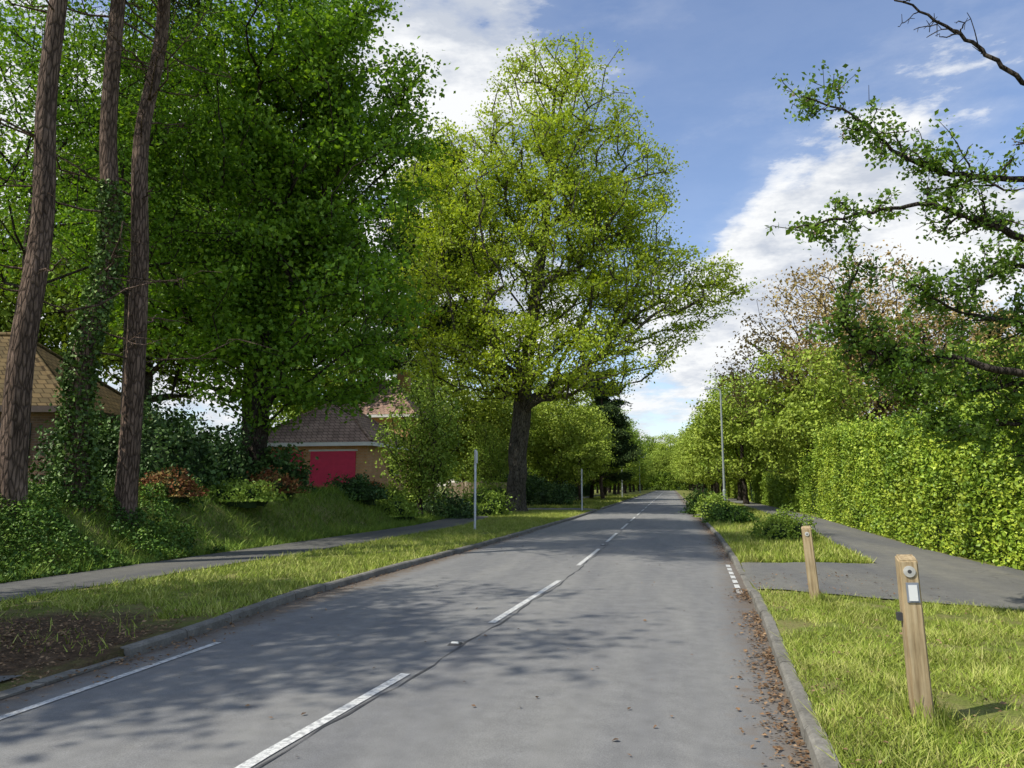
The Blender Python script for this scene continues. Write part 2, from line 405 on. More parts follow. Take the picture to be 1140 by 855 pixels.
mb.obj('road_seam',[TAR],rotz=-YAW)
mb=MB()
def boxq(mb,c,s,mat=0,taper=1.0):
    x,y,z=c;a,b,h=s[0]/2,s[1]/2,s[2]; t=taper
    V=[(x-a,y-b,z),(x+a,y-b,z),(x+a,y+b,z),(x-a,y+b,z),(x-a*t,y-b*t,z+h),(x+a*t,y-b*t,z+h),(x+a*t,y+b*t,z+h),(x-a*t,y+b*t,z+h)]
    mb.add(V,[(0,1,5,4),(1,2,6,5),(2,3,7,6),(3,0,4,7),(4,5,6,7),(3,2,1,0)],mat)
for k in range(12):
    v=7.35+6.35*2*k; c=cen(v); z=roadz(c,v); boxq(mb,(c,v,z),(.14,.12,.02),0,.7); boxq(mb,(c,v-.02,z+.02),(.08,.03,.012),1,.8)
mb.obj('road_stud',[simple('rubber',(.05,.05,.05)),simple('stud_white',(.7,.7,.65),.3)],rotz=-YAW)

# ------------------------------------------------------------------ grass
def grass(name, n, usamp, hgt, wid, mat, seed, zfn=H, lean=.45, patchy=0.0):
    rng=np.random.default_rng(seed); uv=[usamp(rng) for _ in range(n)]
    uv=[p for p in uv if p is not None]
    if patchy>0: uv=[p for p in uv if noise.noise(Vector((p[0]*1.3,p[1]*1.3,seed+40)))+.5*noise.noise(Vector((p[0]*5,p[1]*5,seed)))>-.55+patchy*rng.random()]
    P=np.array([(u,v,zfn(u,v)) for u,v in uv]); n=len(P)
    clump=np.array([.6*noise.noise(Vector((p[0]*1.7,p[1]*1.7,seed)))+.6*noise.noise(Vector((p[0]*6,p[1]*6,seed+9))) for p in P])
    h=(hgt*(1+.45*rng.standard_normal(n)).clip(.35,2.2)*(1+1.1*clump).clip(.3,2))[:,None]
    th=rng.random(n)*2*math.pi; b=np.stack([np.cos(th),np.sin(th),0*th],1)
    ln=rng.standard_normal((n,3))*lean; ln[:,2]=0
    top=P+h*np.array([0,0,1])+ln*h
    w=wid*(.7+.6*rng.random(n))[:,None]
    V=np.stack([P-b*w,P+b*w,top+b*w*.25,top-b*w*.25],axis=1)
    mb=MB(); rn=(.45+.8*clump+.28*rng.standard_normal(n)).clip(0,1); mb.add(V,np.arange(n*4).reshape(n,4),0,rn)
    return mb.obj(name,[mat],rotz=-YAW)
def vsamp(rng,a,b,pw=2.0): return a+(b-a)*rng.random()**pw
def s_right_near(rng):
    v=vsamp(rng,3.6,11.9,1.4); u=Rk(v)+.10+(4.12-Rk(v)-.10)*rng.random()
    if v>11.6-.45*(u-1.1)+.06*math.sin(u*20): return None
    return u,v
grass('grass',110000,s_right_near,.042,.0036,GRASSB,1,lean=.7,patchy=.6)
def s_right_far(rng):
    v=vsamp(rng,15.9,70,1.8); a=Rk(v)+.11; b=ip(v,[(15.9,3.8),(32,4.9),(60,5.4)])
    return a+(b-a)*rng.random(),v
grass('grass',35000,s_right_far,.07,.009,GRASSB,2)
def s_left(rng):
    v=vsamp(rng,6.0,46,1.5); a=PLn(v)+.05; b=Lk(v)-.11; u=a+(b-a)*rng.random()
    d=math.hypot(u+6.6,v-6.2)
    if d<2.0+1.0*noise.noise(Vector((u*1.5,v*1.5,3))) and rng.random()<.96: return None
    return u,v
grass('grass',85000,s_left,.055,.006,GRASSB,3,lean=.6,patchy=.3)
def s_bank(rng):
    v=vsamp(rng,4,46,1.3); u=PLf(v)+.04-3.3*rng.random()**1.1; return u,v
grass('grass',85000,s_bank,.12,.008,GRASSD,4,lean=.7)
def s_farl(rng):
    v=vsamp(rng,50.5,120,1.5); return Lk(v)-.15-5*rng.random(),v
grass('grass',16000,s_farl,.1,.02,GRASSB,5)
rng=np.random.default_rng(11); mb=MB(); P=[]
for _ in range(3400):
    v=3.8+8.5*rng.random(); dens=.45+1.1*noise.noise(Vector((v*.9,1,0)))
    if rng.random()>dens: continue
    u=Rk(v)-abs(rng.normal(0,.13)); P.append((u,v,max(roadz(u,v),0)+.010+.008*rng.random()))
for _ in range(900):
    v=16+20*rng.random(); u=Rk(v)-abs(rng.normal(0,.12)); P.append((u,v,.015))
for _ in range(3600):
    u=-6.5+rng.normal(0,1.2); v=6.2+rng.normal(0,.8)
    if u>-4.5: continue
    z=H(u,v)+.02 if u<Lk(v) else .02
    P.append((u,v,z+.025))
for _ in range(700):
    v=4+10*rng.random(); u=Rk(v)+.15+rng.random()**1.5*2.5; P.append((u,v,H(u,v)+.04))
for _ in range(500):
    v=6+20*rng.random(); u=Lk(v)+abs(rng.normal(0,.1)); P.append((u,v,.018))
for _ in range(110):
    v=4+18*rng.random(); u=Lk(v)+(Rk(v)-Lk(v))*rng.random(); P.append((u,v,roadz(u,v)+.012))
leaves(mb,np.array(P),.034,rng,0,None,4.0,.33)
mb.obj('leaf_litter',[LITTER],rotz=-YAW)

# ------------------------------------------------------------------ trees
def zg(x,y): u,v=UV(x,y); return H(u,v)
me=tree_mesh('oak_tree',[(0,0,-.1),(.15,0,3),(.45,.1,6.5),(.9,.1,10),(1.5,0,15),(2.2,0,20.5),(2.5,0,26)],.56,
 [(2.6,0,23,5.2,4.8,6.8),(1.5,0,17,7.4,6,5.6),(7.0,0,13.0,5.4,4.6,4.0),(11.2,-.3,13.4,3.2,2.4,1.9),(-3.8,0,19.0,4.2,4,5.2),
  (-4.8,0,12.8,4.4,4,4.0),(3.6,-1,9.0,5.5,5,2.8),(-2.0,-2,9.0,4.8,4,2.8),(6.6,0,19,3.8,4,4.8)],
 3900,32,.165,.38,[BARK_OAK,LEAF_OAK],5,gap=-.10,gscale=.40,first=4.2,tipr=.018,flat=.34,wid=.36,shell=2.4)
put('oak_tree',me,.2,44,.08)
me=tree_mesh('lime_tree',[(0,0,-.2),(.1,0,4),(0,.1,9),(.1,0,15),(.1,0,19)],.30,
 [(0,0,13.5,5.0,4.6,7.5),(1.0,-.2,6.0,4.8,4.2,3.6),(-2.4,-.5,9,3.8,4,4.5),(2.4,-.4,12,3.6,3.6,5)],
 2700,46,.155,.34,[BARK_DARK,LEAF_DENSE],7,gap=-.08,gscale=.5,first=1.5,flat=.5,wid=.36)
put('lime_tree',me,-8.6,25,zg(-8.6,25))
me_mid=tree_mesh('broadleaf_tree',[(0,0,-.2),(.1,0,3),(0,.2,7),(.2,0,12)],.26,
 [(0,0,9,4.4,4.4,5),(1.5,.6,6,3.6,3.6,3),(-1.6,-.3,7,3.4,3.6,3.2)],850,36,.17,.38,[BARK_DARK,LEAF_MID],9,gap=-.05,gscale=.5,first=2.0,flat=.45)
for x,y,s,r,sz in ((-17,34,1.1,1,1.4),(-24,37,1.25,2,1.35),(-13.5,38,1.25,3.3,1.6),(-30,32,1.1,.4,1.2)):
    put('broadleaf_tree',me_mid,x,y,zg(x,y)-.1,s,r,sz)
me_lo=tree_mesh('hornbeam_tree',[(0,0,-.2),(.1,0,3),(0,.2,7),(.1,0,11)],.13,
 [(0,0,9,3.6,3.6,3.6),(.8,.4,12,3.2,3.2,3.6)],520,42,.10,.3,[BARK_DARK,LEAF_DENSE],19,gap=-.02,gscale=.6,first=4.0,flat=.45,tipr=.008)
put('hornbeam_tree',me_lo,-12.4,18.5,1.3,1.0,1.1,1.0)
put('hornbeam_tree',me_lo,-10.75,20.6,1.3,.95,2.9,1.05)
# tree beside the road just outside the left edge of the view
put('broadleaf_tree',me_mid,-11.6,4.6,1.2,.88,.7,.97)
me=tree_mesh('maple_tree',[(0,0,-.1),(.05,0,2),(0,0,5)],.12,[(0,0,3.8,1.9,1.8,2.6),(.3,0,2,1.4,1.4,1.4)],420,28,.13,.28,[BARK_DARK,LEAF_LIGHT],13,gap=-.2,first=.6)
put('maple_tree',me,-4.1,33,zg(-4.1,33))
put('maple_tree',me,-1.9,50,zg(-1.9,50),.9,1)
me_fa=tree_mesh('far_tree',[(0,0,-.2),(.1,0,3),(0,.2,9)],.25,[(0,0,7.8,4,4,4.6),(1.2,.6,5,3.4,3.4,3),(-1.6,-.3,6,3,3.4,3)],480,38,.25,.5,[BARK_DARK,LEAF_FAR],15,gap=-.1,first=1.8,flat=.4)
me_fb=tree_mesh('far_tree_b',[(0,0,-.2),(.1,0,3),(0,.2,10)],.25,[(0,0,8.5,3.4,3.4,5),(-1.2,.6,5,3.4,3.4,3)],480,38,.25,.5,[BARK_DARK,LEAF_MID],16,gap=-.1,first=1.8,flat=.4)
me_br=tree_mesh('bronze_tree',[(0,0,-.2),(.1,0,3),(0,.2,8),(.3,0,12.5)],.35,[(0,0,9.8,5.6,5,5),(-3,0,7.5,4,4,3.5),(3.5,0,8,4,4,3.5)],1500,18,.17,.42,[BARK_DARK,LEAF_BRONZE],17,gap=-.1,first=2.5)
put('copper_beech_tree',me_br,21.0,46,0,1.12,0); put('copper_beech_tree',me_br,28.5,47,0,.95,2)
frng=np.random.default_rng(4)
rows=[]
for v in np.arange(58,240,9): rows.append((-14.5+frng.normal(0,1.2),v,.95))
for v in np.arange(62,240,12): rows.append((-8.9+frng.normal(0,.3),v,.75 if v<110 else .95))
for v in np.arange(78,250,10): rows.append((6.2+frng.normal(0,.5),v,.85 if v<120 else 1.05))
for v in np.arange(70,250,11): rows.append((13+frng.normal(0,1.2),v,.95))
for u in np.arange(-90,110,8): rows.append((u+frng.normal(0,1.5),256+frng.normal(0,4),1.25))
for u in np.arange(-40,40,6): rows.append((u+frng.normal(0,1.5),272+frng.normal(0,4),1.6))
for v in np.arange(52,120,13): rows.append((-27+frng.normal(0,3),v,1.1))
for u,v,s in rows:
    x,y=W(u,v); put('roadside_tree',(me_fa,me_fb)[int(frng.random()<.35)],x,y,(H(u,v) if v<240 else 0)-.1,s*frng.uniform(.85,1.15),frng.random()*6.3)
for x,y,s,r,mesh in ((16.6,41.6,.80,1,me_fa),(19.0,61,.9,2,me_fa),(18.6,28,.60,4,me_fa),(30,38,.9,5,me_fb),(20,22,.52,3,me_mid),(24,33,.62,2,me_fa)):
    put('garden_tree',mesh,x,y,.05,s,r)
def pine_mesh(name,h,r,seed,crown0,nb=26,needle=.16,ivy=0,dead=8):
    rng=np.random.default_rng(seed); mb=MB()
    pts=[(rng.normal(0,.10)*(k>0),rng.normal(0,.10)*(k>0),h*k/7-.15*(k==0)) for k in range(8)]
    sp=smooth_path(pts,6); t=np.linspace(0,1,len(sp)); rr=r*(1-.62*t)*(1+.35*np.exp(-t*h/.35))
    path_tube(mb,sp,rr,14)
    cl=[]
    def at(z):
        i=int(np.argmin(abs(sp[:,2]-z))); return sp[i],rr[i]
    for b in range(nb+dead):
        isd=b>=nb
        z=h*rng.uniform(.15,crown0) if isd else h*rng.uniform(crown0,.99)
        p0,r0=at(z); th=rng.random()*6.283; L_=(rng.uniform(.5,3.2) if isd else (h*.22)*(1.15-(z/h-crown0)/(1-crown0)*.8)*rng.uniform(.6,1.1))
        d=np.array([math.cos(th),math.sin(th),0]); droop=rng.uniform(-.35,.2)
        q=[p0+d*L_*s+np.array([0,0,L_*(droop*s+.25*s*s)])+rng.standard_normal(3)*.05*L_*s for s in np.linspace(0,1,6)]
        path_tube(mb,q,np.linspace(.05 if not isd else .028,.01,6),5)
        for s in range(2 if not isd else 3,6):
            for _ in range(5 if not isd else 3):
                e=q[s]+rng.standard_normal(3)*np.array([.35,.35,.15])*L_*.4
                path_tube(mb,[q[s],(q[s]+e)/2+rng.standard_normal(3)*.05,e],[.012,.009,.005],3)
                if not isd: cl.append(e); cl.append((q[s]+e)/2)
    if cl:
        T=np.array(cl); P=np.repeat(T,22,axis=0)+rng.standard_normal((len(T)*22,3))*np.array([.3,.3,.16])
        leaves(mb,P,needle,rng,1,.5*np.repeat(rng.random(len(T)),22)+.5*rng.random(len(P)),.3,.14)
    if ivy:
        n=9000; z=rng.random(n)**1.2*ivy; th=rng.random(n)*6.283
        C=np.array([[np.interp(zz,sp[:,2],sp[:,0]),np.interp(zz,sp[:,2],sp[:,1]),zz] for zz in z])
        R_=np.interp(z,sp[:,2],rr)+np.abs(rng.normal(0,.09,n))*(1.3-z/ivy)
        C[:,0]+=np.cos(th)*R_; C[:,1]+=np.sin(th)*R_
        leaves(mb,C,.08,rng,2,None,.4,.4)
    return mb.mesh(name,[BARK_PINE,LEAF_PINE,LEAF_IVY])
put('pine_tree',pine_mesh('pine_a',19,.25,1,.66,nb=20,dead=14),-9.35,14,zg(-9.35,14))
put('pine_tree',pine_mesh('pine_b',19,.24,2,.7,nb=20,ivy=7.0,dead=12),-8.95,15.5,zg(-8.95,15.5))
put('pine_tree',pine_mesh('pine_c',20,.23,3,.68,nb=20,dead=16),-8.35,16.2,zg(-8.35,16.2))
put('pine_tree',pine_mesh('pine_d',24,.3,4,.40,nb=70,needle=.36,dead=3),-5.4,50,zg(-5.4,50))
put('pine_tree',pine_mesh('pine_e',13,.22,5,.4,nb=40,needle=.4,dead=3),33,50,0)
put('pine_tree',pine_mesh('pine_f',14,.22,6,.2,nb=60,needle=.4,dead=3),10.0,82,0)

# ------------------------------------------------------------------ shrubs & hedges
def bush(name,x,y,rx,ry,rz,n,ls,mat,seed,z=None,lump=.25):
    rng=np.random.default_rng(seed); mb=MB(); z0=zg(x,y) if z is None else z
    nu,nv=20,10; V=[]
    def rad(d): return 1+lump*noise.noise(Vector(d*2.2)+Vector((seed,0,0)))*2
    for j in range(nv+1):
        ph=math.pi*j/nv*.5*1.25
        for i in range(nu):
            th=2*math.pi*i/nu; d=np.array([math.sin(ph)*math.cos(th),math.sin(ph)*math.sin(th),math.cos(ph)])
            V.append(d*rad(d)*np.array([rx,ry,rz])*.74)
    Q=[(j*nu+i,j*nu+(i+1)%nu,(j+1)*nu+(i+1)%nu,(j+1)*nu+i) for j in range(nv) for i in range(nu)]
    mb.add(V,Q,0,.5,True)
    d=rng.standard_normal((n,3)); d[:,2]=np.abs(d[:,2])*1.1-.15; d=nrm(d)
    rr=np.array([rad(q) for q in d]); k=(.97+.10*rng.standard_normal(n))
    P=d*(rr*k)[:,None]*np.array([rx,ry,rz]); P[:,2]=np.maximum(P[:,2],.02)
    cn=np.array([noise.noise(Vector(p*2.0/max(rx,.6))+Vector((0,seed,0))) for p in P])
    leaves(mb,P,ls,rng,1,(.5+.7*cn+.2*rng.standard_normal(n)).clip(0,1),.5,.36)
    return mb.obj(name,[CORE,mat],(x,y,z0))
sid=100
for nm,x,y,rx,ry,rz,n,ls,mat in (
 ('rhododendron_bush',-8.3,25.2,1.5,1.3,1.25,6000,.12,LEAF_SHRUB),
 ('rhododendron_bush',-10.4,24,2.1,1.7,2.1,8000,.12,LEAF_SHRUB),
 ('rhododendron_bush',-5.9,28.3,1.0,1.0,.75,3000,.1,LEAF_SHRUB),
 ('laurel_bush',-9.4,20.2,1.4,1.1,2.2,6500,.11,LEAF_SHRUB),
 ('laurel_bush',-11.6,21,1.5,1.1,1.9,6500,.11,LEAF_SHRUB),
 ('garden_shrub',-8.5,18.2,.8,.6,.55,2200,.07,LEAF_RED),
 ('garden_shrub',-7.4,23.0,.8,.6,.55,2200,.07,LEAF_RED),
 ('garden_shrub',-11.6,16.6,.8,.6,.5,2200,.08,LEAF_LIGHT),
 ('garden_shrub',-13.6,17.6,1.5,.8,.7,3200,.09,LEAF_COVER),
 ('garden_shrub',-7.6,20.5,1.1,.8,.5,3000,.08,LEAF_LIGHT),
 ('garden_shrub',-4.8,30,1.1,1,.6,3000,.09,LEAF_LIGHT),
 ('garden_shrub',-5.6,36,1.3,1,.7,2500,.1,LEAF_LIGHT),
 ('garden_shrub',-3.2,35.5,1.4,1.2,1.1,3000,.11,LEAF_SHRUB),
 ('garden_shrub',-1.6,38.5,1.4,1.2,1.3,3000,.11,LEAF_LIGHT),
 ('garden_shrub',-7.2,36,.9,.8,.5,1500,.1,LEAF_RED),
 ('verge_bush',7.65,21.3,.75,.7,.72,4200,.06,LEAF_LIGHT),
 ('verge_bush',9.0,31.0,1.0,.8,.6,2500,.09,LEAF_COVER),
 ('verge_bush',9.9,36.5,.9,.8,1.0,2500,.09,LEAF_LIGHT),
 ('verge_bush',10.6,42,1.0,.8,1.2,2500,.09,LEAF_COVER),
 ('garden_shrub',3.2,56,1.6,1.4,1.6,3000,.13,LEAF_SHRUB),
 ('garden_shrub',.6,57,1.8,1.4,2.4,3000,.14,LEAF_SHRUB),
 ('garden_shrub',-1.2,47,1.6,1.4,1.6,3000,.12,LEAF_MID)):
    sid+=1; bush(nm,x,y,rx,ry,rz,n,ls,mat,sid)
# planting bed along the near part of the bank
rng=np.random.default_rng(21); mb=MB(); P=[]; C_=[]
while len(P)<52000:
    v=3+14*rng.random(); u=PLf(v)+.05-3.2*rng.random()
    nz=noise.noise(Vector((u*.9,v*.9,7)))+.4*noise.noise(Vector((u*2.5,v*2.5,17)))
    if nz<ip(v,[(10.5,-.9),(13,-.1),(16,.1)]) or v>15+nz*6: continue
    h=.22+.5*max(0,nz+.2); P.append((u,v,H(u,v)+h*(.2+.8*rng.random()**.5)*min(1,(PLf(v)+.15-u)/.5)))
P=np.array(P); cn=np.array([.8*noise.noise(Vector(p*1.4))+.6*noise.noise(Vector(p*4.5)) for p in P])
leaves(mb,P,.055,rng,0,(.45+.8*cn+.25*rng.standard_normal(len(P))).clip(0,1),1.0,.38)
mb.obj('ground_cover_plants',[LEAF_COVER],rotz=-YAW)
def hedge(name,vs,front,thick,hf,n,ls,mat,seed,side=1):
    rng=np.random.default_rng(seed); mb=MB()
    def bulge(v,z): return .20*noise.noise(Vector((v*.8,z*.9,seed)))+.14*noise.noise(Vector((v*2.3,z*2.3,seed)))
    def top(v,o): return .22*noise.noise(Vector((v*.7,o,seed+5)))+.12*noise.noise(Vector((v*2.6,o*2,seed+5)))
    rows=np.arange(vs[0],vs[1]+.01,.5); V=[]
    for v in rows:
        h=hf(v); f=front(v)
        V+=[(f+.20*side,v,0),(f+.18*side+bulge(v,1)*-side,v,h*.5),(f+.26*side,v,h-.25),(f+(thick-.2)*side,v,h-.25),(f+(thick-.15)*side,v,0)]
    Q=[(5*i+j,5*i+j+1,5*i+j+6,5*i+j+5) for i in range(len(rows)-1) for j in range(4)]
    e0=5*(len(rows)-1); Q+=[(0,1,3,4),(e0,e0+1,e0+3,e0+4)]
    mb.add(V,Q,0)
    v=vs[0]+(vs[1]-vs[0])*rng.random(n)**1.25; part=rng.random(n); P=[]
    for vv,pt in zip(v,part):
        h=hf(vv); f=front(vv)
        if pt<.70:
            z=(h+top(vv,0))*rng.random()**.9; P.append((f-side*bulge(vv,z)+side*rng.normal(.03,.09),vv,z))
        elif pt<.93:
            o=thick*rng.random(); P.append((f+side*o,vv,h+top(vv,o)+rng.normal(0,.06)+(rng.exponential(.12) if rng.random()<.2 else 0)))
        elif pt<.965:
            P.append((f+side*thick*rng.random(),vs[1]+rng.normal(0,.06),h*rng.random()))
        else: P.append((f+side*thick,vv,h*rng.random()))
    P=np.array(P); cn=np.array([.7*noise.noise(Vector(p*1.1))+.6*noise.noise(Vector(p*4)) for p in P])
    leaves(mb,P,ls,rng,1,(.48+.75*cn+.25*rng.standard_normal(len(P))).clip(0,1),.5,.38)
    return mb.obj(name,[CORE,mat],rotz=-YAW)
hedge('beech_hedge',(8,38),HF,1.5,lambda v:ip(v,[(8,3.0),(16,3.1),(24,3.4),(38,4.1)]),115000,.078,LEAF_HEDGE,31)
hedge('hedge',(43,70),lambda v:7.2,1.4,lambda v:2.6,16000,.14,LEAF_MID,32)
hedge('hedge',(56,120),lambda v:-12.4,1.4,lambda v:2.3,16000,.17,LEAF_SHRUB,33,-1)
hedge('hedge',(76,160),lambda v:7.4,1.4,lambda v:2.3,12000,.2,LEAF_FAR,34)
# tall hedge and shrubs that close the far end of the road, where it turns off
rng=np.random.default_rng(41); mb=MB(); us=np.arange(-45,46,2.0); V=[]
def eh(u): return 6.2+1.8*noise.noise(Vector((u*.25,3,0)))
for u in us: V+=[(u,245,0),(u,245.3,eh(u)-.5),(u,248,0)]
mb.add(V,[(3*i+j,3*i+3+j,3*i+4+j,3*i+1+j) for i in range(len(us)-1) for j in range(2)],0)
P=[]
for _ in range(26000):
    u=rng.uniform(-45,45); z=eh(u)*rng.random()**.8; P.append((u,245-.6*noise.noise(Vector((u*.6,z*.6,0)))-.3*rng.random(),z+rng.normal(0,.15)))
P=np.array(P); cn=np.array([noise.noise(Vector(p*.6)) for p in P])
leaves(mb,P,.34,rng,1,(.4+.9*cn+.2*rng.standard_normal(len(P))).clip(0,1),.6,.38)
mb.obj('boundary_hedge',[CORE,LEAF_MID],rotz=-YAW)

# ------------------------------------------------------------------ hawthorn at the right
rng=np.random.default_rng(77); mb=MB(); T=[]
tx,ty=8.3,8.6
trunk=smooth_path([(tx,ty,0),(tx-.1,ty,1.3),(tx-.25,ty-.05,2.4),(tx-.3,ty,3.8),(tx-.1,ty-.1,5.4)],6,.02,rng)
path_tube(mb,trunk,np.linspace(.17,.07,len(trunk)),10)
def limb(pts,r0,r1,ntw,tl,leafy=1.0,tstart=.15):
    sp=smooth_path(pts,6,.012,rng); rr=np.linspace(r0,r1,len(sp)); path_tube(mb,sp,rr,7)
    for _ in range(ntw):
        t=tstart+(1-tstart)*rng.random(); i=min(len(sp)-2,int(t*(len(sp)-1))); p=sp[i]
        d=nrm(rng.standard_normal((1,3))+np.array([[-.35,0,.35]]))[0]; L_=tl*rng.uniform(.4,1.2)
        mid=p+d*L_*.5+rng.standard_normal(3)*.05; e=p+d*L_+rng.standard_normal(3)*.08+np.array([0,0,.04])
        tw=smooth_path([p,mid,e],4,.010,rng)
        path_tube(mb,tw,np.linspace(min(.018,rr[i]*.6),.004,len(tw)),4)
        for q in tw[2:]:
            if rng.random()<leafy: T.append(q)
        for _ in range(3):
            j=rng.integers(2,len(tw)); e2=tw[j]+rng.standard_normal(3)*.16*tl
            path_tube(mb,[tw[j],e2],[.005,.003],3)
            if rng.random()<leafy: T.append(e2)
limb([trunk[15],(6.9,8.4,4.1),(5.73,8,4.35),(5.25,8,4.55),(4.54,7.8,4.65),(3.84,7.6,4.5),(2.98,7.5,4.28)],.06,.008,34,.42,.55,.4)
limb([trunk[20],(6.4,7.3,5.2),(5.17,7,5.63),(4.7,7,6.05),(4.32,7,6.32),(3.9,7,6.58)],.035,.008,8,.25,.0,.5)
limb([trunk[18],(7,8.2,4.8),(5.8,8,5.03),(4.99,8,5.1),(4.39,8,5.35),(4.0,8,5.75),(3.35,8,6.05)],.05,.008,38,.5,.6,.4)
limb([trunk[10],(6.9,8.3,2.8),(5.58,8,2.8),(4.8,8,2.97),(4.23,8,2.95),(3.8,8,3.17),(3.65,8,3.5),(3.9,8,4.1)],.055,.01,46,.4,.8,.4)
limb([trunk[12],(6.9,8.6,3.2),(6.0,8.6,3.5),(5.2,8.4,3.6),(4.6,8.3,3.9)],.05,.008,30,.45,.7,.3)
limb([trunk[9],(6.9,9,2.2),(6.1,9,2.35),(5.5,9,2.25),(5.0,9,2.3)],.045,.008,42,.42,.9,.3)
limb([trunk[14],(7,8.8,3.9),(6.3,8.9,4.3),(5.6,8.9,4.0),(5.0,8.8,3.9)],.05,.008,26,.5,.7,.3)
limb([trunk[11],(7.2,8.7,2.9),(6.6,8.9,2.9),(6.0,9,2.8),(5.3,9,2.7),(4.8,9,2.75)],.05,.008,56,.5,.9,.2)
limb([trunk[8],(7.3,9,2.0),(6.8,9.1,2.0),(6.2,9.2,1.95)],.045,.008,30,.45,.9,.2)
limb([trunk[22],(7,8,5.6),(6.3,7.8,5.4),(5.6,7.8,5.35)],.04,.008,16,.4,.6,.2)
T=np.array(T); k=11
P=np.repeat(T,k,axis=0)+rng.standard_normal((len(T)*k,3))*.05
leaves(mb,P,.05,rng,1,.4*np.repeat(rng.random(len(T)),k)+.6*rng.random(len(P)),.6,.36)
sel=T[rng.random(len(T))<.05]; PB=np.repeat(sel,5,axis=0)+rng.standard_normal((len(sel)*5,3))*.03
leaves(mb,PB,.028,rng,2,None,.6,.45)
mb.obj('hawthorn_tree',[BARK_DARK,LEAF_HAW,BLOSSOM])

# ------------------------------------------------------------------ buildings
def wallmat(name,c1,c2,mort):
    m,nt,out=newmat(name); t=N(nt,'ShaderNodeTexCoord'); s=N(nt,'ShaderNodeSeparateXYZ'); nt.links.new(t.outputs['Object'],s.inputs[0])
    c=N(nt,'ShaderNodeCombineXYZ'); nt.links.new(math_(nt,'ADD',s.outputs[0],s.outputs[1]),c.inputs[0]); nt.links.new(s.outputs[2],c.inputs[1])
    b=N(nt,'ShaderNodeTexBrick'); nt.links.new(c.outputs[0],b.inputs['Vector']); b.inputs['Scale'].default_value=1
    b.inputs['Brick Width'].default_value=.225; b.inputs['Row Height'].default_value=.075; b.inputs['Mortar Size'].default_value=.008
    b.inputs['Color1'].default_value=(*c1,1); b.inputs['Color2'].default_value=(*c2,1); b.inputs['Mortar'].default_value=(*mort,1)
    col=mixc(nt,1,b.outputs['Color'],ramp(nt,[(.3,.8),(.7,1.15)],noise_t(nt,t.outputs['Object'],1.5,5)),'MULTIPLY')
    principled(nt,out,col,.9,bump=b.outputs['Fac'],bstr=-.3,bdist=.01); return m
def tilemat(name,c1,c2):
    m,nt,out=newmat(name); t=N(nt,'ShaderNodeTexCoord'); s=N(nt,'ShaderNodeSeparateXYZ'); nt.links.new(t.outputs['Object'],s.inputs[0])
    c=N(nt,'ShaderNodeCombineXYZ'); nt.links.new(math_(nt,'ADD',s.outputs[0],s.outputs[1]),c.inputs[0]); nt.links.new(math_(nt,'MULTIPLY',s.outputs[2],1.6),c.inputs[1])
    b=N(nt,'ShaderNodeTexBrick'); nt.links.new(c.outputs[0],b.inputs['Vector']); b.inputs['Scale'].default_value=1
    b.inputs['Brick Width'].default_value=.3; b.inputs['Row Height'].default_value=.28; b.inputs['Mortar Size'].default_value=.022
    b.inputs['Color1'].default_value=(*c1,1); b.inputs['Color2'].default_value=(*c2,1); b.inputs['Mortar'].default_value=(c1[0]*.35,c1[1]*.35,c1[2]*.35,1)
    col=mixc(nt,1,b.outputs['Color'],ramp(nt,[(.3,.7),(.7,1.25)],noise_t(nt,t.outputs['Object'],1.2,6)),'MULTIPLY')
    principled(nt,out,col,.9,bump=b.outputs['Fac'],bstr=-.6,bdist=.03,spec=.1); return m
BRICK_O=wallmat('brick_orange',(.60,.31,.13),(.52,.24,.09),(.5,.4,.3))
BRICK_B=wallmat('brick_brown',(.15,.085,.05),(.10,.06,.04),(.14,.11,.09))
TILE_B=tilemat('tile_brown',(.38,.26,.20),(.30,.20,.155)); TILE_G=tilemat('tile_mossy',(.15,.105,.05),(.10,.075,.038))
WHITE=simple('white_trim',(.7,.69,.66),.5,var=.05); BROWN=simple('brown_trim',(.07,.05,.04),.6); RED=simple('red_door',(.66,.04,.10),.5,var=.06); GLASS=simple('window_glass',(.03,.035,.04),.08)
def box_obj(name,parent,c,s,mat):
    mb=MB(); boxq(mb,c,s,0); return mb.obj(name,[mat],parent=parent)
